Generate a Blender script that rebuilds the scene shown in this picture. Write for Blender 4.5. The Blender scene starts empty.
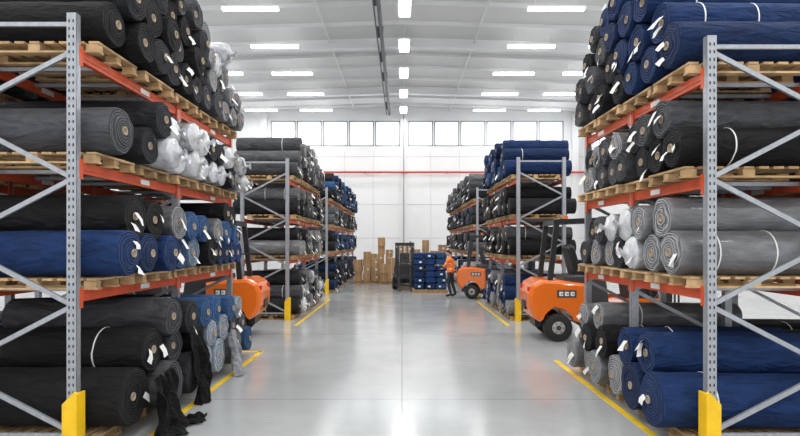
import bpy, math, random
from mathutils import Vector, Matrix
random.seed(11)
S = bpy.context.scene
C = bpy.context.collection
R = random.uniform

# ------------------------------------------------------------------ materials
def nt(m):
    m.use_nodes = True
    return m.node_tree.nodes, m.node_tree.links
def mat(name, col, rough=0.6, metal=0.0, emis=0.0, noise=0.0, nscale=8.0, bump=0.0, coat=0.0, attr=False, sheen=0.0, dist=.02, stretch=None):
    m = bpy.data.materials.new(name)
    n, l = nt(m)
    b = n['Principled BSDF']
    b.inputs['Base Color'].default_value = (*col, 1)
    b.inputs['Roughness'].default_value = rough
    b.inputs['Metallic'].default_value = metal
    b.inputs['Coat Weight'].default_value = coat
    b.inputs['Sheen Weight'].default_value = sheen
    if emis:
        b.inputs['Emission Color'].default_value = (*col, 1)
        b.inputs['Emission Strength'].default_value = emis
    src = None
    if attr:
        a = n.new('ShaderNodeAttribute'); a.attribute_name = 'col'
        src = a.outputs['Color']
        b.inputs['Specular IOR Level'].default_value = .25
    tc = n.new('ShaderNodeTexCoord')
    nz = n.new('ShaderNodeTexNoise'); nz.inputs['Scale'].default_value = nscale
    nz.inputs['Detail'].default_value = 5
    if stretch:
        mp = n.new('ShaderNodeMapping'); mp.inputs['Scale'].default_value = stretch; mp.inputs['Rotation'].default_value = (0,.12,.2)
        l.new(tc.outputs['Object'], mp.inputs['Vector']); l.new(mp.outputs['Vector'], nz.inputs['Vector'])
        nz.inputs['Distortion'].default_value = .6
    else:
        l.new(tc.outputs['Object'], nz.inputs['Vector'])
    if noise:
        mr = n.new('ShaderNodeMapRange')
        mr.inputs['From Min'].default_value = 0.3; mr.inputs['From Max'].default_value = 0.7
        mr.inputs['To Min'].default_value = 1 - noise; mr.inputs['To Max'].default_value = 1 + noise
        l.new(nz.outputs['Fac'], mr.inputs['Value'])
        vm = n.new('ShaderNodeVectorMath'); vm.operation = 'SCALE'
        vm.inputs[0].default_value = col
        if src: l.new(src, vm.inputs[0])
        l.new(mr.outputs['Result'], vm.inputs['Scale'])
        src = vm.outputs['Vector']
    if src: l.new(src, b.inputs['Base Color'])
    if bump:
        bp = n.new('ShaderNodeBump'); bp.inputs['Strength'].default_value = bump
        bp.inputs['Distance'].default_value = dist
        l.new(nz.outputs['Fac'], bp.inputs['Height'])
        last = bp
        if attr:   # fine woven grain
            n2 = n.new('ShaderNodeTexNoise'); n2.inputs['Scale'].default_value = 90; n2.inputs['Detail'].default_value = 2
            l.new(tc.outputs['Object'], n2.inputs['Vector'])
            b2 = n.new('ShaderNodeBump'); b2.inputs['Strength'].default_value = .35; b2.inputs['Distance'].default_value = .008
            l.new(n2.outputs['Fac'], b2.inputs['Height']); l.new(bp.outputs['Normal'], b2.inputs['Normal']); last = b2
        l.new(last.outputs['Normal'], b.inputs['Normal'])
    return m

M_fab = mat('fabric_cloth', (.1,.1,.1), .8, attr=True, noise=.3, nscale=6, bump=1.0, dist=.07, stretch=(.6,1.7,1.7))
def roll_end_mat():
    m = bpy.data.materials.new('fabric_roll_end_layers')
    n, l = nt(m); b = n['Principled BSDF']
    b.inputs['Roughness'].default_value = .9
    b.inputs['Specular IOR Level'].default_value = .25
    a = n.new('ShaderNodeAttribute'); a.attribute_name = 'col'
    uv = n.new('ShaderNodeUVMap'); uv.uv_map = 'UVMap'
    sep = n.new('ShaderNodeSeparateXYZ'); l.new(uv.outputs['UV'], sep.inputs[0])
    ln = n.new('ShaderNodeVectorMath'); ln.operation = 'LENGTH'; l.new(uv.outputs['UV'], ln.inputs[0])
    at = n.new('ShaderNodeMath'); at.operation = 'ARCTAN2'
    l.new(sep.outputs['Y'], at.inputs[0]); l.new(sep.outputs['X'], at.inputs[1])
    nz = n.new('ShaderNodeTexNoise'); nz.inputs['Scale'].default_value = 9
    l.new(uv.outputs['UV'], nz.inputs['Vector'])
    k = n.new('ShaderNodeMath'); k.operation = 'MULTIPLY_ADD'; k.inputs[1].default_value = 2*math.pi/0.028
    l.new(ln.outputs['Value'], k.inputs[0]); l.new(at.outputs[0], k.inputs[2])
    k2 = n.new('ShaderNodeMath'); k2.operation = 'MULTIPLY_ADD'; k2.inputs[1].default_value = 9
    l.new(nz.outputs['Fac'], k2.inputs[0]); l.new(k.outputs[0], k2.inputs[2])
    s = n.new('ShaderNodeMath'); s.operation = 'SINE'; l.new(k2.outputs[0], s.inputs[0])
    mr = n.new('ShaderNodeMapRange'); mr.inputs['From Min'].default_value = -1
    mr.inputs['To Min'].default_value = .5; mr.inputs['To Max'].default_value = 1.6
    l.new(s.outputs[0], mr.inputs['Value'])
    ad = n.new('ShaderNodeVectorMath'); ad.operation = 'ADD'; ad.inputs[1].default_value = (.012,.012,.013)
    l.new(a.outputs['Color'], ad.inputs[0])
    vm = n.new('ShaderNodeVectorMath'); vm.operation = 'SCALE'
    l.new(ad.outputs['Vector'], vm.inputs[0]); l.new(mr.outputs['Result'], vm.inputs['Scale'])
    l.new(vm.outputs['Vector'], b.inputs['Base Color'])
    bp = n.new('ShaderNodeBump'); bp.inputs['Strength'].default_value = .7; bp.inputs['Distance'].default_value = .01
    l.new(s.outputs[0], bp.inputs['Height']); l.new(bp.outputs['Normal'], b.inputs['Normal'])
    return m
M_end = roll_end_mat()
def wrap_mat(name, lo, hi, scale, stretch, rough):
    m = bpy.data.materials.new(name)
    n, l = nt(m); b = n['Principled BSDF']
    b.inputs['Roughness'].default_value = rough
    b.inputs['Coat Weight'].default_value = .3
    a = n.new('ShaderNodeAttribute'); a.attribute_name = 'col'
    tc = n.new('ShaderNodeTexCoord')
    mp = n.new('ShaderNodeMapping'); mp.inputs['Scale'].default_value = (stretch,1,1)
    l.new(tc.outputs['Object'], mp.inputs['Vector'])
    nz = n.new('ShaderNodeTexNoise'); nz.inputs['Scale'].default_value = scale; nz.inputs['Detail'].default_value = 6
    nz.inputs['Distortion'].default_value = .4
    l.new(mp.outputs['Vector'], nz.inputs['Vector'])
    cr = n.new('ShaderNodeMapRange'); cr.inputs['From Min'].default_value = .40; cr.inputs['From Max'].default_value = .68
    cr.inputs['To Min'].default_value = lo; cr.inputs['To Max'].default_value = hi
    l.new(nz.outputs['Fac'], cr.inputs['Value'])
    mx = n.new('ShaderNodeMix'); mx.data_type = 'RGBA'
    l.new(cr.outputs['Result'], mx.inputs['Factor']); l.new(a.outputs['Color'], mx.inputs[6])
    mx.inputs[7].default_value = (.74,.76,.8,1)
    l.new(mx.outputs[2], b.inputs['Base Color'])
    bp = n.new('ShaderNodeBump'); bp.inputs['Strength'].default_value = .8; bp.inputs['Distance'].default_value = .03
    l.new(nz.outputs['Fac'], bp.inputs['Height']); l.new(bp.outputs['Normal'], b.inputs['Normal'])
    return m
M_wrap = wrap_mat('plastic_wrap_film', .05, .75, 9, 1, .28)
M_film = wrap_mat('clear_film_over_fabric', .02, .12, 14, .35, .38)
M_tag = mat('paper_tag', (.82,.82,.8), .6)
M_core = mat('cardboard_core', (.42,.33,.24), .8)
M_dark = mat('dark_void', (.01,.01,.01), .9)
ROLLM = [M_fab, M_end, M_wrap, M_tag, M_core, M_dark, M_film]
M_galv = mat('galvanised_steel', (.37,.39,.42), .42, .45, noise=.12, nscale=20)
M_red = mat('orange_red_beam_paint', (.62,.085,.025), .45, noise=.12)
M_yel = mat('yellow_guard_paint', (.90,.55,.01), .45, noise=.08)
M_slot = mat('upright_slot_shadow', (.03,.03,.035), .8)
M_wood = mat('pallet_wood', (.56,.37,.19), .8, noise=.35, nscale=6, bump=.3)
M_wood2 = mat('pallet_wood_dark', (.39,.25,.12), .85, noise=.3, nscale=6)
M_wall = mat('white_wall_panel', (.77,.775,.775), .7, noise=.03, nscale=.6)
M_ceil = mat('ceiling_panel', (.68,.68,.68), .75, noise=.03, nscale=.5)
M_steel = mat('white_painted_steel', (.74,.745,.75), .5)
M_frame = mat('window_frame_grey', (.33,.35,.38), .4)
M_glass = mat('frosted_daylight_glass', (.90,.95,1), .3, emis=1.5)
M_pipe = mat('red_sprinkler_pipe', (.6,.05,.04), .4)
M_cond = mat('grey_conduit', (.09,.10,.11), .5, .3)
M_line = mat('yellow_floor_paint', (.88,.58,.02), .4, noise=.12, nscale=5)
M_card = mat('cardboard', (.50,.30,.15), .8, noise=.15, nscale=3)
M_tape = mat('packing_tape', (.60,.44,.26), .35)
M_lamp = mat('lamp_housing', (.8,.8,.8), .4)
M_led = mat('led_diffuser', (1,1,1), .4, emis=5)
M_orange = mat('orange_forklift_paint', (.84,.165,.008), .3, coat=.5)
M_blk = mat('black_forklift_steel', (.02,.02,.022), .4)
M_rub = mat('black_rubber', (.018,.018,.018), .75, bump=.2, nscale=30)
M_rim = mat('wheel_rim', (.45,.43,.41), .4, .2)
M_grey = mat('dark_grey_panel', (.05,.05,.055), .5)
M_lens = mat('red_tail_light', (.6,.02,.02), .2)
M_letter = mat('white_lettering', (.85,.85,.85), .5)

def floor_mat():
    m = bpy.data.materials.new('polished_concrete')
    n, l = nt(m); b = n['Principled BSDF']
    tc = n.new('ShaderNodeTexCoord')
    nz = n.new('ShaderNodeTexNoise'); nz.inputs['Scale'].default_value = .9; nz.inputs['Detail'].default_value = 9
    nz.inputs['Roughness'].default_value = .65
    l.new(tc.outputs['Object'], nz.inputs['Vector'])
    cr = n.new('ShaderNodeValToRGB')
    cr.color_ramp.elements[0].position = .3; cr.color_ramp.elements[0].color = (.40,.42,.43,1)
    cr.color_ramp.elements[1].position = .7; cr.color_ramp.elements[1].color = (.49,.505,.51,1)
    l.new(nz.outputs['Fac'], cr.inputs['Fac'])
    sp = n.new('ShaderNodeSeparateXYZ'); l.new(tc.outputs['Object'], sp.inputs[0])
    masks = []
    for ax, per, off in (('X', 5.0, 2.5), ('Y', 5.0, 0.5)):
        ad = n.new('ShaderNodeMath'); ad.operation = 'ADD'; ad.inputs[1].default_value = off + 100*per
        l.new(sp.outputs[ax], ad.inputs[0])
        mo = n.new('ShaderNodeMath'); mo.operation = 'MODULO'; mo.inputs[1].default_value = per
        l.new(ad.outputs[0], mo.inputs[0])
        su = n.new('ShaderNodeMath'); su.operation = 'SUBTRACT'; su.inputs[1].default_value = per/2
        l.new(mo.outputs[0], su.inputs[0])
        ab = n.new('ShaderNodeMath'); ab.operation = 'ABSOLUTE'; l.new(su.outputs[0], ab.inputs[0])
        lt = n.new('ShaderNodeMath'); lt.operation = 'LESS_THAN'; lt.inputs[1].default_value = .008
        l.new(ab.outputs[0], lt.inputs[0]); masks.append(lt)
    mxm = n.new('ShaderNodeMath'); mxm.operation = 'MAXIMUM'
    l.new(masks[0].outputs[0], mxm.inputs[0]); l.new(masks[1].outputs[0], mxm.inputs[1])
    mx = n.new('ShaderNodeMix'); mx.data_type = 'RGBA'
    l.new(mxm.outputs[0], mx.inputs['Factor']); l.new(cr.outputs['Color'], mx.inputs[6])
    mx.inputs[7].default_value = (.2,.215,.23,1)
    l.new(mx.outputs[2], b.inputs['Base Color'])
    mr = n.new('ShaderNodeMapRange'); mr.inputs['To Min'].default_value = .13; mr.inputs['To Max'].default_value = .27
    l.new(nz.outputs['Fac'], mr.inputs['Value']); l.new(mr.outputs['Result'], b.inputs['Roughness'])
    b.inputs['IOR'].default_value = 1.55
    b.inputs['Coat Weight'].default_value = .25; b.inputs['Coat Roughness'].default_value = .1
    return m
M_floor = floor_mat()

# ------------------------------------------------------------------ mesh builder
class MB:
    def __init__(s): s.v=[]; s.f=[]; s.m=[]; s.c=[]; s.uv=[]; s.sm=[]
    def add(s, vs, fs, mi=0, col=(1,1,1), uv=None, smooth=False):
        o=len(s.v); s.v.extend(vs); s.uv.extend(uv if uv else [(0,0)]*len(vs))
        for k,f in enumerate(fs):
            s.f.append([i+o for i in f]); s.m.append(mi if isinstance(mi,int) else mi[k]); s.c.append(col); s.sm.append(smooth)
    def box(s, c, d, mi=0, rot=None, col=(1,1,1)):
        hx,hy,hz=d[0]/2,d[1]/2,d[2]/2
        vs=[Vector((x,y,z)) for x in(-hx,hx) for y in(-hy,hy) for z in(-hz,hz)]
        if rot is not None: vs=[rot@v for v in vs]
        vs=[(v.x+c[0],v.y+c[1],v.z+c[2]) for v in vs]
        s.add(vs,[(0,1,3,2),(4,6,7,5),(0,4,5,1),(2,3,7,6),(0,2,6,4),(1,5,7,3)],mi,col)
    def beam(s,a,b,w,h,mi=0,col=(1,1,1)):
        a=Vector(a);b=Vector(b);d=b-a
        q=d.to_track_quat('X','Z').to_matrix()
        s.box((a+b)/2,(d.length,w,h),mi,q,col)
    def tube(s,a,b,r,mi=0,seg=10,r2=None,col=(1,1,1)):
        a=Vector(a);b=Vector(b);d=b-a;q=d.to_track_quat('Z','Y').to_matrix(); r2=r if r2 is None else r2
        vs=[]
        for p,rr in((a,r),(b,r2)):
            for i in range(seg):
                t=2*math.pi*i/seg; w=q@Vector((rr*math.cos(t),rr*math.sin(t),0))+p; vs.append(tuple(w))
        fs=[(i,(i+1)%seg,seg+(i+1)%seg,seg+i) for i in range(seg)]
        s.add(vs,fs,mi,col,smooth=True)
        s.add(vs,[tuple(range(seg))[::-1],tuple(range(seg,2*seg))],mi,col)
    def lathe(s,c,prof,mi=0,seg=24,axis='Y',col=(1,1,1)):
        vs=[]
        for (a,r) in prof:
            for i in range(seg):
                t=2*math.pi*i/seg
                if axis=='Y': vs.append((c[0]+r*math.cos(t),c[1]+a,c[2]+r*math.sin(t)))
                else: vs.append((c[0]+r*math.cos(t),c[1]+r*math.sin(t),c[2]+a))
        fs=[]
        for j in range(len(prof)-1):
            for i in range(seg):
                fs.append((j*seg+i,j*seg+(i+1)%seg,(j+1)*seg+(i+1)%seg,(j+1)*seg+i))
        s.add(vs,fs,mi,col,smooth=True)
        k=len(prof)-1
        s.add([vs[i] for i in range(seg)],[tuple(range(seg))],mi,col)
        s.add([vs[k*seg+i] for i in range(seg)],[tuple(range(seg))],mi,col)
    def extr(s,prof,y0,y1,mi=0,col=(1,1,1),inset=0.0):
        n=len(prof); cx=sum(p[0] for p in prof)/n; cz=sum(p[1] for p in prof)/n
        def ring(y,ins):
            o=[]
            for (x,z) in prof:
                dx,dz=x-cx,z-cz; L=math.hypot(dx,dz) or 1
                o.append((x-dx/L*ins,y,z-dz/L*ins))
            return o
        rs=[ring(y0,inset),ring(y0+inset*.4,inset*.3),ring(y0+inset,0),ring(y1-inset,0),ring(y1-inset*.4,inset*.3),ring(y1,inset)] if inset else [ring(y0,0),ring(y1,0)]
        vs=[p for r in rs for p in r]; fs=[]
        for j in range(len(rs)-1):
            for i in range(n): fs.append((j*n+i,j*n+(i+1)%n,(j+1)*n+(i+1)%n,(j+1)*n+i))
        s.add(vs,fs,mi,col)
        s.add(rs[0],[tuple(range(n))],mi,col); s.add(rs[-1],[tuple(range(n))],mi,col)
    def make(s,name,mats,parent=None,loc=None):
        me=bpy.data.meshes.new(name); me.from_pydata([tuple(v) for v in s.v],[],s.f)
        for m in mats: me.materials.append(m)
        me.polygons.foreach_set('material_index',s.m)
        me.polygons.foreach_set('use_smooth',s.sm)
        at=me.color_attributes.new('col','FLOAT_COLOR','CORNER')
        uvl=me.uv_layers.new(name='UVMap')
        cd=[];ud=[]
        for f,c in zip(s.f,s.c):
            for i in f: cd.extend((c[0],c[1],c[2],1)); ud.extend(s.uv[i])
        me.color_attributes['col'].data.foreach_set('color',cd)
        me.uv_layers['UVMap'].data.foreach_set('uv',ud)
        me.update()
        o=bpy.data.objects.new(name,me); C.objects.link(o)
        if parent: o.parent=parent
        if loc: o.location=loc
        return o
def empty(name,loc=(0,0,0),rot=0,scale=1):
    e=bpy.data.objects.new(name,None); C.objects.link(e); e.location=loc; e.rotation_euler=(0,0,rot); e.scale=(scale,)*3
    return e

# ------------------------------------------------------------------ room shell
Y0,Y1=-7.0,38.0; X=13.0; ZE=11.35; ZR=11.75
mb=MB(); mb.box((0,(Y0+Y1)/2,-.1),(2*X+.6,Y1-Y0+.6,.2)); mb.make('floor',[M_floor])
mb=MB()
for sx in(-1,1):
    a=(0,Y0,ZR);b=(sx*X,Y0,ZE);c=(sx*X,Y1,ZE);d=(0,Y1,ZR)
    up=.15
    vs=[a,b,c,d]+[(p[0],p[1],p[2]+up) for p in(a,b,c,d)]
    mb.add(vs,[(0,1,2,3),(7,6,5,4),(0,4,5,1),(1,5,6,2),(2,6,7,3)],0)
mb.make('ceiling',[M_ceil])
mb=MB()
def zc(x): return ZR-(ZR-ZE)*abs(x)/X
for k in range(-1,6):
    y=1.85+7.8*k
    if y>Y1-.5 or y<Y0+.3: continue
    for sx in(-1,1):
        mb.beam((0,y,zc(0)-.2),(sx*X,y,zc(X)-.2),.10,.40,0)
        mb.beam((0,y,zc(0)-.44),(sx*X,y,zc(X)-.44),.36,.05,0)
for k in range(24):
    y=Y0+1.0+1.95*k
    if y>Y1-.3: continue
    for sx in(-1,1): mb.beam((0,y,zc(0)-.08),(sx*X,y,zc(X)-.08),.08,.16,0)
for x in(-3.4,3.4): mb.box((x,(Y0+Y1)/2,zc(x)-.16),(.05,Y1-Y0-.1,.05),0)
mb.make('ceiling_beams',[M_steel])
mb=MB()
WZ0,WZ1=8.95,10.75
wins=[(-9.35+1.86*i,-9.35+1.86*i+1.76) for i in range(5)]+[(.45+1.86*i,.45+1.86*i+1.76) for i in range(6)]
mb.box((0,Y1+.15,WZ0/2),(2*X,.3,WZ0)); mb.box((0,Y1+.15,(WZ1+12.0)/2),(2*X,.3,12.0-WZ1))
edges=[-X]+[e for w in wins for e in w]+[X]
for i in range(0,len(edges),2):
    a,b=edges[i],edges[i+1]; mb.box(((a+b)/2,Y1+.15,(WZ0+WZ1)/2),(b-a,.3,WZ1-WZ0))
mb.make('wall_back',[M_wall])
for i,(a,b) in enumerate(wins):
    w=MB(); cx=(a+b)/2; cz=(WZ0+WZ1)/2
    w.box((cx,Y1+.12,cz),(b-a,.02,WZ1-WZ0),0)
    for xx in(a+.04,b-.04): w.box((xx,Y1+.05,cz),(.10,.1,WZ1-WZ0),1)
    for zz in(WZ0+.04,WZ1-.04): w.box((cx,Y1+.05,zz),(b-a,.1,.10),1)
    w.make('window_%d'%(i+1),[M_glass,M_frame])
mb=MB()
for x in(-12.2,-9.8,.12,12.3): mb.box((x,Y1-.12,5.6),(.42,.23,11.2))
mb.make('trim_1',[M_steel])
mb=MB()
for z in(2.4,4.8,8.2): mb.box((0,Y1-.008,z),(2*X,.012,.03))
for k in range(-6,7): mb.box((k*2.05,Y1-.007,4.3),(.02,.01,8.6))
mb.make('trim_2',[mat('panel_seam',(.5,.51,.53),.7)])
mb=MB(); mb.tube((-X+.1,Y1-.36,7.05),(X-.1,Y1-.36,7.05),.07)
for k in range(-4,5): mb.box((k*2.9+.3,Y1-.2,7.05),(.05,.3,.16))
mb.make('sprinkler_pipe',[M_pipe])
mb=MB(); mb.box((.12,Y1-.26,5.6),(.10,.04,11.0),0); mb.make('wall_conduit',[M_frame])
for sx,nm in((-1,'left'),(1,'right')):
    mb=MB(); xw=sx*(X+.15)
    mb.box((xw,(Y0+Y1)/2,4.3),(.3,Y1-Y0,8.6)); mb.box((xw,(Y0+Y1)/2,10.98),(.3,Y1-Y0,.76))
    n=11; L=(Y1-Y0)/n
    for i in range(n+1): mb.box((xw,Y0+i*L if 0<i<n else (Y0+.2 if i==0 else Y1-.2),9.6),(.3,.5,2.0))
    mb.make('wall_'+nm,[M_wall])
    w=MB()
    for i in range(n):
        c=Y0+(i+.5)*L
        w.box((xw,c,9.6),(.02,L-.5,2.0),0)
        for j in range(4): w.box((xw-sx*.06,c-(L-.5)/2+j*(L-.5)/3,9.6),(.08,.07,2.0),1)
        w.box((xw-sx*.06,c,9.6),(.08,L-.5,.06),1)
    w.make('window_side_%s'%nm,[M_glass,M_frame])
mb=MB(); mb.tube((-.9,Y0,11.2),(-.9,Y1-.1,11.2),.085,0); mb.tube((-1.1,Y0,11.2),(-1.1,Y1-.1,11.2),.035,0)
for k in range(14): mb.box((-.98,Y0+2+k*3.2,11.46),(.3,.04,.5),0)
mb.make('ceiling_conduit',[M_cond])
LZ=10.95
hm=MB(); hm.box((0,0,.12),(2.16,.14,.05),0); hm.box((0,0,.05),(2.14,.20,.085),1)
for x in(-.8,.8): hm.tube((x,0,.14),(x,0,.5),.012,0,6)
hmc=MB(); hmc.box((0,0,.17),(.5,1.3,.06),0); hmc.box((0,0,.075),(.44,1.25,.13),1)
for y in(-.5,.5): hmc.tube((0,y,.2),(0,y,.75),.012,0,6)
me1=None; me2=None; ldat=bpy.data.lights.new('tube_light','AREA'); ldat.shape='RECTANGLE'; ldat.size=2.1; ldat.size_y=.18; ldat.energy=84; ldat.color=(1,.98,.95)
ld2=bpy.data.lights.new('bay_light','AREA'); ld2.shape='RECTANGLE'; ld2.size=.42; ld2.size_y=1.2; ld2.energy=108; ld2.color=(1,.985,.96)
for r in range(-1,10):
    y=.9+3.9*r
    for x in(-9.5,-5.8,.1,5.9,9.6):
        ctr=abs(x)<1
        src=me2 if ctr else me1
        if src is None:
            o=(hmc if ctr else hm).make('ceiling_lamp',[M_lamp,M_led])
            if ctr: me2=o.data
            else: me1=o.data
        else:
            o=bpy.data.objects.new('ceiling_lamp',src); C.objects.link(o)
        o.location=(x,y,LZ)
        lo=bpy.data.objects.new('lamp_tube',ld2 if ctr else ldat); C.objects.link(lo); lo.parent=o; lo.location=(0,0,-.005)

def line(name,x,y0,y1):
    mb=MB(); mb.box((x,(y0+y1)/2,.002),(.085,y1-y0,.004)); mb.make(name,[M_line])
line('yellow_floor_line',-2.66,3.0,10.1); line('yellow_floor_line',2.68,3.0,9.3)
line('yellow_floor_line',-2.64,13.2,19.4); line('yellow_floor_line',2.64,13.2,18.6)
mb=MB(); mb.box((-2.95,10.06,.002),(.6,.085,.004)); mb.make('yellow_floor_line',[M_line])

# ------------------------------------------------------------------ racks
def rack(xf,sg,y0,y1,nb,levels,top,slots=True,guards=True):
    D=1.2; mb=MB(); xb=xf-sg*D; L=(y1-y0)/nb
    for i in range(nb+1):
        y=y0+i*L
        for x in(xf,xb):
            mb.box((x,y-.035,top/2),(.09,.012,top),0)
            mb.box((x-.039,y,top/2),(.012,.07,top),0); mb.box((x+.039,y,top/2),(.012,.07,top),0)
            mb.box((x,y+.03,.01),(.14,.14,.02),0)
            if slots and i==0:
                z=.15
                while z<top-.05:
                    mb.box((x-.02,y-.0415,z),(.014,.003,.03),3); mb.box((x+.02,y-.0415,z),(.014,.003,.03),3); z+=.075
        z=.2; k=0; st=.62
        mb.beam((xf,y,.18),(xb,y,.18),.03,.04,0)
        while z+st<top:
            a,b=(xf,xb) if k%2==0 else (xb,xf)
            mb.beam((a,y,z),(b,y,z+st),.03,.045,0)
            z+=st; k+=1
        mb.beam((xf,y,top-.1),(xb,y,top-.1),.03,.04,0)
    for z in levels:
        for x in(xf,xb):
            for i in range(nb):
                a=y0+i*L+.05; b=y0+(i+1)*L-.05
                xx=x
                mb.box((xx,(a+b)/2,z-.055),(.05,b-a,.11),1)
                mb.box((xx+sg*.028,(a+b)/2,z-.055),(.008,b-a,.03),1)
                for yy in(a-.004,b+.004): mb.box((xx+sg*.032,yy,z-.07),(.03,.06,.2),1)
                mb.box((xx+sg*.034,(a+b)/2+.2,z-.055),(.003,.22,.06),4)
        for i in range(nb):
            for q in(.25,.5,.75):
                mb.box(((xf+xb)/2,y0+(i+q)*L,z-.03),(D-.04,.05,.04),0)
    if guards:
        for x,y in((xf,y0-.06),(xf,y1+.06)):
            s2=sg
            pr=[(x+s2*.08,0),(x-s2*.06,0),(x-s2*.06,.5),(x+s2*.055,.62),(x+s2*.08,.60)]
            mb.extr([(p_[0],p_[1]) for p_ in pr],y-.03 if y<y0 else y,y if y<y0 else y+.03,2)
            mb.box((x+s2*.072,y+(.05 if y<y0 else -.05),.3),(.02,.12,.6),2)
    mb.make('pallet_rack',[M_galv,M_red,M_yel,M_slot,M_tag])

PH=.12
def pallets(xf,sg,y0,y1,zs):
    for z in zs:
        mb=MB(); n=max(1,round((y1-y0)/.84)); L=(y1-y0)/n
        for i in range(n):
            c=y0+(i+.5)*L; w=min(.78,L-.05); x0=xf+sg*(.16+R(-.03,.04)); x1=x0-sg*1.3
            cx=(x0+x1)/2; mi=0 if random.random()<.75 else 1
            for q in(-.5,0,.5):
                mb.box((cx,c+q*(w-.09),z+.011),(1.3,.09,.02),mi)
                for r in(-1,0,1): mb.box((cx+r*.58,c+q*(w-.09),z+.053),(.12,.09,.064),1-mi if q==0 else mi)
            for r in range(9): mb.box((cx+(r-4)*.149,c,z+.1+.0015),(.10,w,.024),mi)
        mb.make('wooden_pallets',[M_wood,M_wood2])

# ------------------------------------------------------------------ fabric rolls
BLK=(.007,.007,.008); CHA=(.018,.019,.022); GRY=(.055,.057,.063); MID=(.115,.118,.125); LGT=(.33,.34,.36)
NAV=(.006,.022,.078); DEN=(.026,.072,.175); STN=(.15,.2,.26); WHT=(.74,.75,.77)
def jit(c):
    k=R(.75,1.3); return tuple(max(0,v*k) for v in c)
def roll(mb,xe,y,z,r,L,sg,col,kind='plain',seg=28,near=True,tag=0.5,strap=.3):
    A=Vector((-sg,R(-.02,.02),R(-.006,.006))).normalized()
    Q=(Vector((0,0,1))-A*A.z).normalized(); P=Q.cross(A)
    o=Vector((xe,y,z)); th0=R(0,6.28); p2=R(0,6.28); p3=R(0,6.28)
    a2=R(.0,.03); a3=R(0,.014); step=.055 if near else .02
    m=[]; ej=[]
    j1=R(0,.014); j2=R(0,6.28)
    for i in range(seg):
        t=2*math.pi*i/seg
        m.append((1-.04+step*i/seg)*(1+a2*math.cos(2*t+p2)*.5+a3*math.cos(3*t+p3)))
        ej.append((R(-.007,.007)+j1*math.sin(t*2+j2)) if near else 0)
    def pt(s,rad,i,mm=True,dq=0):
        t=2*math.pi*i/seg+th0; rr=rad*(m[i] if mm else 1)
        if mm and abs(s)<.1: s=s+ej[i]*min(1,rad/r)**2
        return o+A*s+P*(rr*1.015*math.cos(t))+Q*(rr*.985*math.sin(t)+dq), (rr*math.cos(t),rr*math.sin(t))
    def rings(lst,mats,col,mm=True,wr=0,ph=0):
        vs=[];uv=[];fs=[];mi=[]
        for k,(s,f) in enumerate(lst):
            for i in range(seg):
                w=1
                if wr: w=1+wr*math.sin(i*2.4+ph+k*.7)*min(1,k/2)
                p_,u=pt(s,r*f*w,i,mm); vs.append(p_); uv.append(u)
        for k in range(len(lst)-1):
            for i in range(seg):
                fs.append((k*seg+i,k*seg+(i+1)%seg,(k+1)*seg+(i+1)%seg,(k+1)*seg+i)); mi.append(mats[k])
        mb.add(vs,fs,mi,col,uv,True)
        return vs
    wob=lambda a:1+R(-a,a)
    bm=2 if kind=='wrap' else (6 if kind=='film' else 0)
    body=[(L,.96),(L*.8,wob(.025)),(L*.66,wob(.025)),(L*.52,wob(.025)),(L*.38,wob(.025)),(L*.22,wob(.02)),(L*.12,wob(.015)),(.05,wob(.01)),(.018,1.0),(0,.965)] if near else [(L,.97),(L*.5,wob(.01)),(.03,1),(0,.96)]
    rings(body,[bm]*12,col)
    rc=.036/r
    if kind=='wrap':
        wc=tuple(.35*c+.65*w for c,w in zip(col,WHT)) if sum(col)<1 else col
        rings([(0,.965),(-.025,.85),(-.045,.6),(-.05,.35),(-.07,.16),(-.11,.12),(-.15,.30)],[2]*9,wc,True,.16,R(0,6))
    else:
        bl=R(-.045,.03)
        n=8 if near else 3
        ec=tuple(.78*c+.22*w for c,w in zip(col,WHT)) if kind=='film' else col
        lst=[]
        for k in range(n+1):
            f=.965+(rc*1.25-.965)*k/n
            lst.append((bl*(k/n)+(R(-.010,.010) if 0<k else 0),f))
        rings(lst,[1]*20,ec)
        s0=lst[-1][0]
        if near:
            rings([(s0,rc*1.25),(s0-.012,rc*1.25),(s0-.012,rc),(s0+.12,rc)],[4]*5,(1,1,1),False)
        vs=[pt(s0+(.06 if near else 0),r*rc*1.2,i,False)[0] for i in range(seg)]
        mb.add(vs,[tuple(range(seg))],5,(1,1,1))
    vs=[pt(L,r*.96,i)[0] for i in range(seg)]
    mb.add(vs,[tuple(range(seg))],1,col,[(0,0)]*seg)
    if random.random()<strap:
        for s in ([.28*L] if random.random()<.6 else [.2*L,.5*L]):
            rings([(s-.007,1.01),(s-.007,1.025),(s+.007,1.025),(s+.007,1.01)],[3]*5,WHT)
    if random.random()<tag:
        for _ in range(1 if random.random()<.6 else 2):
            w=R(.03,.055); h=R(.09,.16)
            rr=r*R(.2,.8); a=R(0,6.28)
            c=o-A*.016+P*(rr*math.cos(a))+Q*(rr*math.sin(a))
            d=(-Q+P*R(-.9,.9)-A*R(.1,.7)).normalized(); sd=d.cross(A).normalized()
            q=[c-sd*w,c+sd*w,c+sd*w+d*h*.5-A*.02,c-sd*w+d*h*.5-A*.02,c+sd*w*1.05+d*h-A*R(.0,.04),c-sd*w*.95+d*h-A*R(0,.04)]
            mb.add(q,[(0,1,2,3),(3,2,4,5)],3,WHT,None,True)

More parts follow.
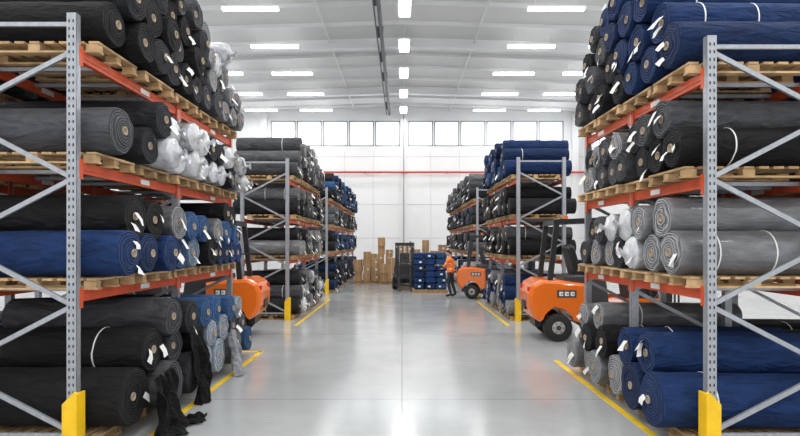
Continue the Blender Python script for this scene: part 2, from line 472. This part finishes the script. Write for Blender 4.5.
def stack(xe,sg,y0,y1,zb,rows,pal,r0=(.19,.225),r1=None,L=1.9,near=True,zmax=99,seg=28,tag=.5,strap=.3,over=.07,shrink=0.0):
    mb=MB(); r1=r1 or r0
    sk=lambda yy: 1-shrink*min(1,max(0,(yy-y0)/(y1-y0)))
    cur=[];y=y0
    while True:
        r=R(*r0)*sk(y)
        if y+2*r>y1: break
        cur.append((y+r,zb+r,r)); y+=2*r+R(0,.012)
    if cur:
        ex=(y1-y)/max(1,len(cur))
        cur=[(a+ex*i,b,c) for i,(a,b,c) in enumerate(cur)]
    row=0
    while cur and row<rows:
        for (yy,zz,r) in cur:
            col,kind=pal((yy-y0)/(y1-y0),row)
            roll(mb,xe+sg*R(-over,over),yy,zz,r,L,sg,jit(col),kind,seg,near,tag,strap)
        nx=[]
        for a,b in zip(cur,cur[1:]):
            r=R(*r1)*sk(a[0]); d=math.hypot(b[0]-a[0],b[1]-a[1]); ra=a[2]+r; rb=b[2]+r
            if d>ra+rb or d<.05: continue
            t=(ra*ra-rb*rb+d*d)/(2*d); h2=ra*ra-t*t
            if h2<=0: continue
            h=math.sqrt(h2); ux,uz=(b[0]-a[0])/d,(b[1]-a[1])/d
            py=a[0]+ux*t-uz*h; pz=a[1]+uz*t+ux*h
            if pz+r>zmax: continue
            if nx and math.hypot(py-nx[-1][0],pz-nx[-1][1])<r+nx[-1][2]-.004:
                need=r+nx[-1][2]-math.hypot(py-nx[-1][0],pz-nx[-1][1]); r-=need
                if r<.10: continue
                ra=a[2]+r; rb=b[2]+r
                if d>ra+rb: continue
                t=(ra*ra-rb*rb+d*d)/(2*d); h=math.sqrt(max(0,ra*ra-t*t)); py=a[0]+ux*t-uz*h; pz=a[1]+uz*t+ux*h
            nx.append((py,pz,r))
        cur=nx; row+=1
    mb.make('fabric_roll_stack',ROLLM)

def pick(*opts):
    return lambda t,row: random.choice(opts)
def grad(*segs):
    def f(t,row):
        for te,op in segs:
            if t<=te: return random.choice(op)
        return random.choice(segs[-1][1])
    return f
p='plain'; w='wrap'; fl='film'
LL=[3.96,2.85,1.58]; RL=[3.74,2.70,1.60]; BL=[3.75,2.70,1.60]
XL,XR=-3.2,3.0
YL,YR=9.9,8.6
rack(XL,1,5.2,YL,2,LL,4.28); rack(XR,-1,5.2,YR,2,RL,4.06)
pallets(XL,1,5.28,YL-.05,LL+[0]); pallets(XR,-1,5.28,YR-.05,RL+[0])
# left near rack
stack(-2.92,1,5.30,YL-.05,LL[0]+PH,4,grad((.3,[(BLK,p),(CHA,p)]),(.6,[(CHA,p),(GRY,p),(BLK,p)]),(1,[(CHA,p),(GRY,fl),(MID,fl),(GRY,p),(LGT,w)])),(.225,.245),tag=.4,shrink=.3)
stack(-2.90,1,5.30,6.0,LL[1]+PH,1,pick((GRY,p)),(.24,.25),tag=.2)
stack(-2.90,1,6.02,YL-.05,LL[1]+PH,3,grad((.12,[(CHA,p)]),(.8,[(WHT,w),(LGT,w),(WHT,w),(MID,w),(CHA,p),(LGT,w)]),(1,[(GRY,fl),(CHA,p),(LGT,w)])),(.20,.225),zmax=LL[0]-.12,tag=.5,shrink=.28)
stack(-2.88,1,5.30,YL-.05,LL[2]+PH,3,lambda t,row: ((NAV,p) if t<.25 else random.choice([(DEN,p),(NAV,p),(BLK,p),(STN,p)])) if row==0 else ((BLK,p) if t<.25 else random.choice([(DEN,p),(BLK,p),(CHA,p),(GRY,fl),(BLK,p)])),(.235,.25),zmax=LL[1]-.11,tag=.6,shrink=.3)
stack(-2.75,1,5.30,YL-.05,PH,4,grad((.2,[(BLK,p)]),(.45,[(CHA,p),(BLK,p),(GRY,p)]),(1,[(MID,p),(LGT,w),(DEN,p),(GRY,p),(STN,fl)])),(.29,.32),(.23,.27),zmax=LL[2]-.12,tag=.6,shrink=.32)
# right near rack
stack(2.76,-1,5.30,YR-.05,RL[0]+PH,4,grad((.5,[(NAV,p)]),(.65,[(NAV,p),(CHA,p)]),(1,[(CHA,p),(GRY,p),(BLK,p)])),(.215,.235),tag=.8,shrink=.22)
stack(2.82,-1,5.30,YR-.1,RL[1]+PH,3,lambda t,row:(BLK,p) if (row==0 and t<.3) else ((GRY,p) if t<.3 else random.choice([(CHA,p),(BLK,p),(GRY,p),(MID,fl),(CHA,p)])),(.20,.21),zmax=RL[0]-.10,tag=.6,strap=.4,shrink=.2)
stack(2.82,-1,5.30,YR-.1,RL[2]+PH,3,grad((.35,[(MID,fl)]),(1,[(GRY,fl),(MID,fl),(CHA,p),(LGT,w),(GRY,p),(MID,w)])),(.225,.245),zmax=RL[1]-.11,tag=.6,shrink=.25)
stack(2.68,-1,5.30,YR-.05,PH,4,grad((.3,[(NAV,p)]),(.45,[(NAV,p),(CHA,p)]),(1,[(CHA,p),(BLK,p),(GRY,p),(MID,fl)])),(.28,.31),(.23,.26),zmax=RL[2]-.30,tag=.7,shrink=.32)
# back-to-back racks behind the near ones
for sg,xf,lev,ye in((1,-5.55,LL,YL),(-1,5.35,RL,YR)):
    rack(xf,sg,5.2,ye,2,lev,4.1,slots=False,guards=False)
    pallets(xf,sg,5.28,ye-.05,lev+[0])
    for i,z in enumerate(lev+[0]):
        stack(xf+sg*.3,sg,5.4,ye-.1,z+PH,2,pick((CHA,p),(GRY,p),(BLK,p),(NAV,p),(MID,p)),(.20,.23),zmax=99 if i==0 else (lev+[0])[i-1]-.12,near=False,seg=16,tag=.2,strap=.1,L=1.6)
# far racks
cfg=[(-3.05,1,14.2,19.0,[[(MID,p),(GRY,p),(MID,fl)],[(MID,p),(GRY,p),(CHA,p)],[(GRY,p),(CHA,p),(MID,fl)],[(GRY,p),(MID,fl),(LGT,w),(CHA,p)]]),
     (3.05,-1,14.0,18.4,[[(NAV,p),(DEN,p),(NAV,p)],[(CHA,p),(BLK,p),(GRY,p)],[(CHA,p),(GRY,p),(BLK,p)],[(NAV,p),(MID,fl),(NAV,p)]]),
     (-3.05,1,21.6,33.0,[[(NAV,p),(DEN,p),(CHA,p)],[(GRY,p),(CHA,p),(MID,p)],[(DEN,p),(CHA,p),(BLK,p)],[(CHA,p),(NAV,p),(GRY,p)]]),
     (3.05,-1,21.6,33.0,[[(MID,p),(GRY,p),(CHA,p)],[(CHA,p),(NAV,p),(GRY,p)],[(GRY,p),(CHA,p),(MID,p)],[(NAV,p),(LGT,w),(CHA,p)]])]
for x,sg,a,b,pals in cfg:
    rack(x,sg,a,b,2 if b-a<6 else 4,BL,4.3,slots=False)
    pallets(x,sg,a+.05,b-.05,BL+[0])
    for i,z in enumerate(BL+[0]):
        zt=99 if i==0 else ((BL+[0])[i-1]-.12)
        sh=a<15
        stack(x+sg*.25,sg,a+.08,b-.05,z+PH,(3 if i==0 else 2) if i<3 else 3,pick(*pals[i]),(.19,.225),zmax=zt,near=sh,seg=20 if sh else 14,tag=.3,L=1.75,strap=.25)

# draped loose cloth over floor rolls
def drape(name,x,y,z0,sg,wid,col,out=.35,seed=1):
    from mathutils import noise
    mb=MB(); nu,nv=40,44; vs=[]
    for j in range(nv+1):
        t=j/nv; fall=t*(z0+out)
        for i in range(nu+1):
            u=i/nu-.5
            f=.16*noise.noise(Vector((u*5.5,t*1.6,seed)))+.05*noise.noise(Vector((u*16,t*3,seed+9)))
            wl=u*wid*(1+.5*t+.25*noise.noise(Vector((t*3,seed,u))))+.12*noise.noise(Vector((t*2,seed+4,0)))
            if fall<z0: px=.05+.10*t; pz=z0-fall+.05*noise.noise(Vector((u*7,seed,3)))
            else: px=.05+.10*t+(fall-z0); pz=.01+.10*abs(noise.noise(Vector((u*7,t*9,seed+2))))
            vs.append((x+sg*(max(.01,px+f*min(1,t*2+.3))),y+wl,max(.006,pz)))
    fs=[(j*(nu+1)+i,j*(nu+1)+i+1,(j+1)*(nu+1)+i+1,(j+1)*(nu+1)+i) for j in range(nv) for i in range(nu)]
    mb.add(vs,fs,0,col,None,True); mb.make(name,ROLLM)
drape('draped_fabric',-2.68,5.9,.62,1,.55,(.004,.004,.005),.18,1)
drape('draped_fabric',-2.70,6.9,.9,1,.26,BLK,.02,2)
drape('draped_fabric',-2.68,8.3,.7,1,.2,LGT,.02,5)

# ------------------------------------------------------------------ forklift
def forklift(loc,rot,scale,paint,lift=.12):
    e=empty('forklift',loc,rot,scale)
    def arc(cx,cz,r,a0,a1,n): return [(cx+r*math.cos(math.radians(a0+(a1-a0)*i/n)),cz+r*math.sin(math.radians(a0+(a1-a0)*i/n))) for i in range(n+1)]
    mats=[paint,M_blk,M_rub,M_rim,M_grey,M_lens,M_letter,M_galv]
    b=MB()
    pr=[(-1.22,.42),(-1.30,.60),(-1.31,.85),(-1.24,1.02),(-1.08,1.11),(-.75,1.10),(-.30,1.04),(-.30,.34)]+arc(-.78,.28,.33,12,168,10)
    b.extr(pr,-.53,.53,0,inset=.07)
    b.box((-1.29,0,.62),(.06,.34,.16),1); b.box((-1.0,0,.30),(.3,.5,.14),1)
    for s in(-1,1): b.box((-1.27,s*.38,.93),(.06,.12,.08),5)
    b.make('counterweight',mats,e)
    b=MB()
    b.extr([(-.32,.32),(-.32,.62),(.30,.62),(.42,.72),(1.05,.72),(1.12,.55)]+arc(.72,.33,.37,20,160,8)+[(.30,.25),(-.2,.25)],-.46,.46,0,inset=.03)
    b.extr([(-.32,.24),(-.32,.40),(.34,.40),(.34,.24)],-.5,.5,1,inset=.02)
    b.extr([(-.66,1.02),(-.64,1.17),(-.38,1.19),(.10,1.12),(.16,.62),(-.3,.62)],-.40,.40,4,inset=.04)
    b.box((.0,0,.635),(.9,.8,.03),4)
    b.extr([(.62,.62),(.55,1.15),(.68,1.28),(.86,1.22),(.90,.62)],-.40,.40,4,inset=.04)
    for s in(-1,1):
        b.box((-.15,s*.475,.50),(.30,.02,.10),4); b.box((-.64,s*.532,.86),(.34,.006,.13),4)
        for k in range(3): b.box((-.74+k*.10,s*.537,.86),(.07,.006,.075),6); b.box((-.73+k*.10,s*.541,.86),(.03,.004,.02),4)
        b.extr([(.36,.60),(.40,.78),(1.02,.78),(1.10,.6)],s*.5-.07,s*.5+.07,0,inset=.02)
    b.make('chassis',mats,e)
    b=MB()
    b.extr([(-.42,1.16),(-.44,1.28),(.02,1.30),(.08,1.22),(.05,1.16)],-.25,.25,1,inset=.04)
    b.extr([(-.44,1.2),(-.56,1.68),(-.50,1.74),(-.42,1.70),(-.30,1.26)],-.24,.24,1,inset=.05)
    for s in(-1,1): b.box((-.25,s*.29,1.42),(.32,.05,.05),1)
    b.tube((.66,0,1.2),(.46,0,1.42),.03,1)
    c=Vector((.45,0,1.43)); ax=Vector((-.68,0,.73)).normalized(); q=ax.to_track_quat('Z','Y').to_matrix(); N=20
    for i in range(N):
        a0=2*math.pi*i/N;a1=2*math.pi*(i+1)/N
        b.tube(c+q@Vector((.18*math.cos(a0),.18*math.sin(a0),0)),c+q@Vector((.18*math.cos(a1),.18*math.sin(a1),0)),.014,1,6)
    for k in range(3):
        a=k*2.094; b.tube(c,c+q@Vector((.18*math.cos(a),.18*math.sin(a),0)),.01,1,6)
    for k in range(3): b.tube((.6,-.2-.07*k,1.2),(.56,-.2-.07*k,1.42),.01,1,6)
    b.make('seat_and_controls',mats,e)
    b=MB()
    for s in(-1,1):
        b.beam((-.92,s*.44,1.06),(-.80,s*.44,2.12),.08,.09,1)
        b.beam((.88,s*.44,.74),(.52,s*.44,2.20),.05,.07,1)
        b.beam((-.84,s*.44,2.15),(.56,s*.44,2.21),.05,.08,1)
    b.beam((-.82,-.46,2.14),(-.82,.46,2.14),.06,.09,1); b.beam((.56,-.46,2.21),(.56,.46,2.21),.06,.07,1)
    for k in range(8):
        x=-.68+k*.155; b.beam((x,-.44,2.15+k*.008),(x,.44,2.15+k*.008),.03,.04,1)
    b.beam((-.86,-.44,1.55),(-.86,.44,1.55),.03,.03,1)
    b.tube((-.45,.3,2.2),(-.45,.3,2.30),.045,0,12)
    for s in(-1,1): b.tube((.62,s*.36,2.05),(.68,s*.36,2.05),.06,6,12)
    b.make('overhead_guard',mats,e)
    b=MB()
    for x,z,r,wd,yy in((.72,.31,.31,.24,.47),(-.78,.25,.25,.18,.43)):
        for s in(-1,1):
            h=wd/2
            b.lathe((x,s*yy,z),[(-h,r*.62),(-h,r*.9),(-h*.75,r),(h*.75,r),(h,r*.9),(h,r*.62)],2,28)
            b.lathe((x,s*yy,z),[(-h*1.02,r*.2),(-h*1.0,r*.45),(-h*.9,r*.5),(h*.9,r*.5),(h*1.0,r*.45),(h*1.02,r*.2)],3,20)
            b.lathe((x,s*yy,z),[(-h*1.15,r*.18),(h*1.15,r*.18)],4,12)
            for k in range(6):
                a=k*1.047; b.tube((x+r*.34*math.cos(a),s*(yy+h*1.0),z+r*.34*math.sin(a)),(x+r*.34*math.cos(a),s*(yy+h*1.1),z+r*.34*math.sin(a)),.014,4,6)
    b.make('wheels',mats,e)
    b=MB()
    for s in(-1,1):
        b.box((1.20,s*.36,1.13),(.12,.05,2.1),1); b.box((1.23,s*.30,1.16),(.09,.05,2.05),1)
        b.tube((1.12,s*.28,.2),(1.12,s*.28,1.9),.03,7,10)
        b.box((1.26,s*.12,1.2),(.012,.03,1.8),4)
        b.beam((.85,s*.3,.6),(1.17,s*.33,.95),.05,.05,4)
    for z in(.22,1.1,2.14): b.box((1.18,0,z),(.06,.76,.09),1)
    for z in(lift+.12,lift+.5): b.box((1.33,0,z),(.05,.95,.1),1)
    for k in range(7): b.box((1.34,-.45+k*.15,lift+.80),(.025,.025,.75),1)
    b.box((1.34,0,lift+1.18),(.035,.95,.035),1)
    for s in(-1,1):
        b.box((1.38,s*.26,lift+.28),(.045,.11,.6),4)
        b.extr([(1.36,lift-.02),(1.36,lift+.03),(2.3,lift+.005),(2.38,lift-.01),(2.38,lift-.02)],s*.26-.055,s*.26+.055,4)
    b.make('mast_and_forks',mats,e)
    return e
forklift((4.18,11.6,0),math.radians(-3),1.16,M_orange)
forklift((-4.58,11.9,0),math.radians(180+4),1.16,M_orange)
forklift((3.46,19.9,0),math.radians(-10),1.06,M_orange)
forklift((.12,24.4,0),math.radians(-90),.92,M_grey)

# ------------------------------------------------------------------ cardboard boxes
mb=MB()
def cbox(x,y,z,sx,sy,sz):
    r=Matrix.Rotation(R(-.06,.06),3,'Z'); mb.box((x,y,z+sz/2),(sx,sy,sz),0,r)
    mb.box((x,y,z+sz/2),(sx*.12,sy+.004,sz+.004),1,r)
    if random.random()<.4: mb.box((x+sx*.1,y-sy/2-.012,z+sz*.6),(sx*.28,.003,sz*.25),2,r)
for x0,yy,cols in((-2.25,27.4,[3,4,3]),(-.95,27.0,[2,3,2]),(-.1,28.9,[4,5,4]),(1.25,28.4,[5,4,5]),(-1.6,29.4,[4,5,4])):
    for c,nn in enumerate(cols):
        z=.13; x=x0+c*.45
        for k in range(nn):
            h=R(.28,.48); cbox(x+R(-.03,.03),yy+R(-.06,.06),z,R(.34,.43),.5,h); z+=h+.002
mb.make('stacked_cardboard_boxes',[M_card,M_tape,M_tag])
mb=MB()
for x0,yy in((-1.8,27.4),(-.5,27.0),(.35,28.9),(1.7,28.4),(-1.15,29.4)):
    for q in(-.25,0,.25): mb.box((x0,yy+q,.05),(1.35,.09,.1),1)
    for r in range(8): mb.box((x0-.6+r*.171,yy,.115),(.11,.62,.022),0)
mb.make('wooden_pallets',[M_wood,M_wood2])

def bundle(mb,c,d,col):
    nu,nv=18,10; vs=[];fs=[]
    for j in range(nv+1):
        ph=-math.pi/2+math.pi*j/nv
        for i in range(nu):
            t=2*math.pi*i/nu
            def sp(v,e): return math.copysign(abs(v)**e,v)
            x=sp(math.cos(ph),.35)*sp(math.cos(t),.35); y=sp(math.cos(ph),.35)*sp(math.sin(t),.35); z=sp(math.sin(ph),.6)
            k=1+.04*math.sin(z*14+t)
            vs.append((c[0]+x*d[0]/2*k,c[1]+y*d[1]/2*k,c[2]+z*d[2]/2))
    for j in range(nv):
        for i in range(nu): fs.append((j*nu+i,j*nu+(i+1)%nu,(j+1)*nu+(i+1)%nu,(j+1)*nu+i))
    mb.add(vs,fs,0,col,None,True)
mb=MB()
for k in range(6):
    for i in range(3):
        for j in range(2):
            cx=1.15+(i-1)*.45+R(-.03,.03); cy=22.4+(j-.5)*.55; cz=.14+.13+k*.25
            bundle(mb,(cx,cy,cz),(.46,.54,.262),jit((.012,.038,.12)) if random.random()<.7 else jit(DEN))
            if j==0 and random.random()<.5: mb.box((cx+R(-.1,.1),cy-.29,cz),(.1,.01,.07),3,None,WHT)
mb.make('folded_fabric_bundles',ROLLM)
mb=MB()
for q in(-.5,0,.5): mb.box((1.15,22.4+q,.055),(1.45,.1,.11),1)
for r in range(9): mb.box((1.15-.64+r*.16,22.4,.125),(.11,1.15,.025),0)
mb.make('wooden_pallets',[M_wood,M_wood2])

# ------------------------------------------------------------------ worker
def skin_mesh(name,verts,edges,rad,root=0,sub=2):
    me=bpy.data.meshes.new(name); me.from_pydata(verts,edges,[]); o=bpy.data.objects.new(name,me); C.objects.link(o)
    o.modifiers.new('s','SKIN'); sk=me.skin_vertices[0].data
    for i,r in enumerate(rad): sk[i].radius=(r,r) if not isinstance(r,tuple) else r
    sk[root].use_root=True
    o.modifiers['s'].use_smooth_shade=True
    m=o.modifiers.new('b','SUBSURF'); m.levels=sub; m.render_levels=sub
    dg=bpy.context.evaluated_depsgraph_get(); dg.update()
    nm=bpy.data.meshes.new_from_object(o.evaluated_get(dg)); nm.name=name
    bpy.data.objects.remove(o)
    n=bpy.data.objects.new(name,nm); C.objects.link(n)
    for pl in nm.polygons: pl.use_smooth=True
    return n
M_skin=mat('skin',(.55,.33,.23),.55); M_vest=mat('hi_vis_orange_vest',(1.0,.24,.02),.6)
M_refl=mat('reflective_stripe',(.75,.76,.7),.3); M_trou=mat('dark_work_trousers',(.03,.035,.05),.8,noise=.2)
M_shoe=mat('black_work_boots',(.015,.013,.012),.5); M_hair=mat('dark_hair',(.03,.02,.015),.7); M_eye=mat('eye_white',(.8,.8,.8),.3)
def worker(loc,rot):
    e=empty('warehouse_worker',loc,rot)
    V=[(0,0,.96),(0,0,1.12),(.01,0,1.30),(.03,0,1.43),(.05,0,1.52),(.06,0,1.58),
       (.0,.10,.90),(.05,.12,.50),(-.06,.12,.10),(.08,.13,.05),(.16,.13,.045),
       (0,-.10,.90),(-.02,-.12,.50),(-.16,-.12,.11),(-.03,-.13,.05),(.06,-.13,.045),
       (.03,.18,1.41),(.14,.24,1.16),(.38,.20,1.19),(.45,.19,1.20),
       (.03,-.18,1.41),(.10,-.25,1.15),(.33,-.20,1.05),(.40,-.19,1.05)]
    E=[(0,1),(1,2),(2,3),(3,4),(4,5),(0,6),(6,7),(7,8),(8,9),(9,10),(0,11),(11,12),(12,13),(13,14),(14,15),(3,16),(16,17),(17,18),(18,19),(3,20),(20,21),(21,22),(22,23)]
    Rr=[(.16,.13),(.16,.13),(.18,.14),(.15,.12),.06,.055,.10,.07,.052,.05,.035,.10,.07,.052,.05,.035,.08,.06,.04,.028,.08,.06,.04,.028]
    o=skin_mesh('body',V,E,Rr); o.parent=e
    for m in(M_vest,M_trou,M_shoe,M_skin,M_refl,M_grey): o.data.materials.append(m)
    for pl in o.data.polygons:
        x,y,z=pl.center
        if z<.12: k=2
        elif z<.92 and abs(y)<.3 and x<.2: k=1
        elif z>1.50 and abs(y)<.1: k=3
        elif x>.385: k=3
        elif x>.21 : k=5
        elif 1.06<z<1.10 or 1.25<z<1.28: k=4
        else: k=0
        pl.material_index=k
    for hy,hx,hz,s in((.19,.46,1.205,1),(-.19,.41,1.05,-1)):
        V=[(hx-.03,hy,hz),(hx+.03,hy,hz)];E=[(0,1)];Rr=[(.028,.02),(.036,.018)]
        for f,(dy,l) in enumerate(((-.030,.07),(-.010,.08),(.010,.075),(.028,.06))):
            i=len(V); V+=[(hx+.055,hy+dy,hz),(hx+.055+l*.5,hy+dy,hz-.008),(hx+.05+l*.85,hy+dy,hz-.03)]
            E+=[(1,i),(i,i+1),(i+1,i+2)]; Rr+=[.010,.009,.008]
        i=len(V); V+=[(hx,hy-s*.035,hz-.005),(hx+.035,hy-s*.055,hz-.02)]; E+=[(0,i),(i,i+1)]; Rr+=[.012,.009]
        h=skin_mesh('hand',V,E,Rr,0,1); h.parent=e; h.data.materials.append(M_skin)
    hd=MB(); nu,nv=24,18; vs=[];fs=[]; hc=(.085,0,1.665)
    for j in range(nv+1):
        ph=-math.pi/2+math.pi*j/nv
        for i in range(nu):
            t=2*math.pi*i/nu; x=math.cos(ph)*math.cos(t);y=math.cos(ph)*math.sin(t);z=math.sin(ph)
            px=.098*x; py=.076*y*(1-.25*max(0,-z)); pz=.118*z
            if x>.5 and z<0: px+=.008*(-z)
            if abs(y)<.25 and x>.7 and -.35<z<.1: px+=.022*(1-abs(z+.12)*2)
            if x>.6 and .05<z<.3 and .2<abs(y)<.6: px-=.007
            vs.append((hc[0]+px,hc[1]+py,hc[2]+pz))
    for j in range(nv):
        for i in range(nu): fs.append((j*nu+i,j*nu+(i+1)%nu,(j+1)*nu+(i+1)%nu,(j+1)*nu+i))
    hd.add(vs,fs,0,(1,1,1),None,True)
    for s in(-1,1):
        hd.lathe((hc[0]-.005,s*.078,hc[2]-.005),[(-.008,.02),(.008,.026)],0,12)
        hd.lathe((hc[0]+.086,s*.03,hc[2]+.012),[(-.012,.004),(0,.009),(.012,.004)],2,8)
        hd.box((hc[0]+.094,s*.03,hc[2]+.012),(.006,.009,.009),1); hd.box((hc[0]+.092,s*.03,hc[2]+.032),(.01,.034,.006),1)
    hd.box((hc[0]+.094,0,hc[2]-.055),(.012,.042,.008),3)
    hv=[];hf=[]
    for j in range(9):
        ph=.05+(math.pi/2-.05)*j/8
        for i in range(nu):
            t=2*math.pi*i/nu; x=math.cos(ph)*math.cos(t); drop=.07*max(0,-math.cos(t))*(1-j/8)
            hv.append((hc[0]-.006+.105*x,.085*math.cos(ph)*math.sin(t),hc[2]+.03-drop+.102*math.sin(ph)))
    for j in range(8):
        for i in range(nu): hf.append((j*nu+i,j*nu+(i+1)%nu,(j+1)*nu+(i+1)%nu,(j+1)*nu+i))
    hd.add(hv,hf,1,(1,1,1),None,True)
    hd.make('head',[M_skin,M_hair,M_eye,M_lens],e)
    return e
worker((1.86,20.4,0),math.radians(155))

# ------------------------------------------------------------------ world + camera
wd=bpy.data.worlds.new('World'); S.world=wd; wd.use_nodes=True
bg=wd.node_tree.nodes['Background']; bg.inputs[0].default_value=(.98,.985,1,1); bg.inputs[1].default_value=1.5
cam=bpy.data.cameras.new('camera'); co=bpy.data.objects.new('camera',cam); C.objects.link(co)
co.location=(0,0,2.05); co.rotation_euler=(math.radians(90),0,0)
cam.sensor_width=36; cam.lens=24; cam.shift_y=25/800; cam.shift_x=-2/800; cam.clip_end=200
S.camera=co
S.view_settings.view_transform='Standard'
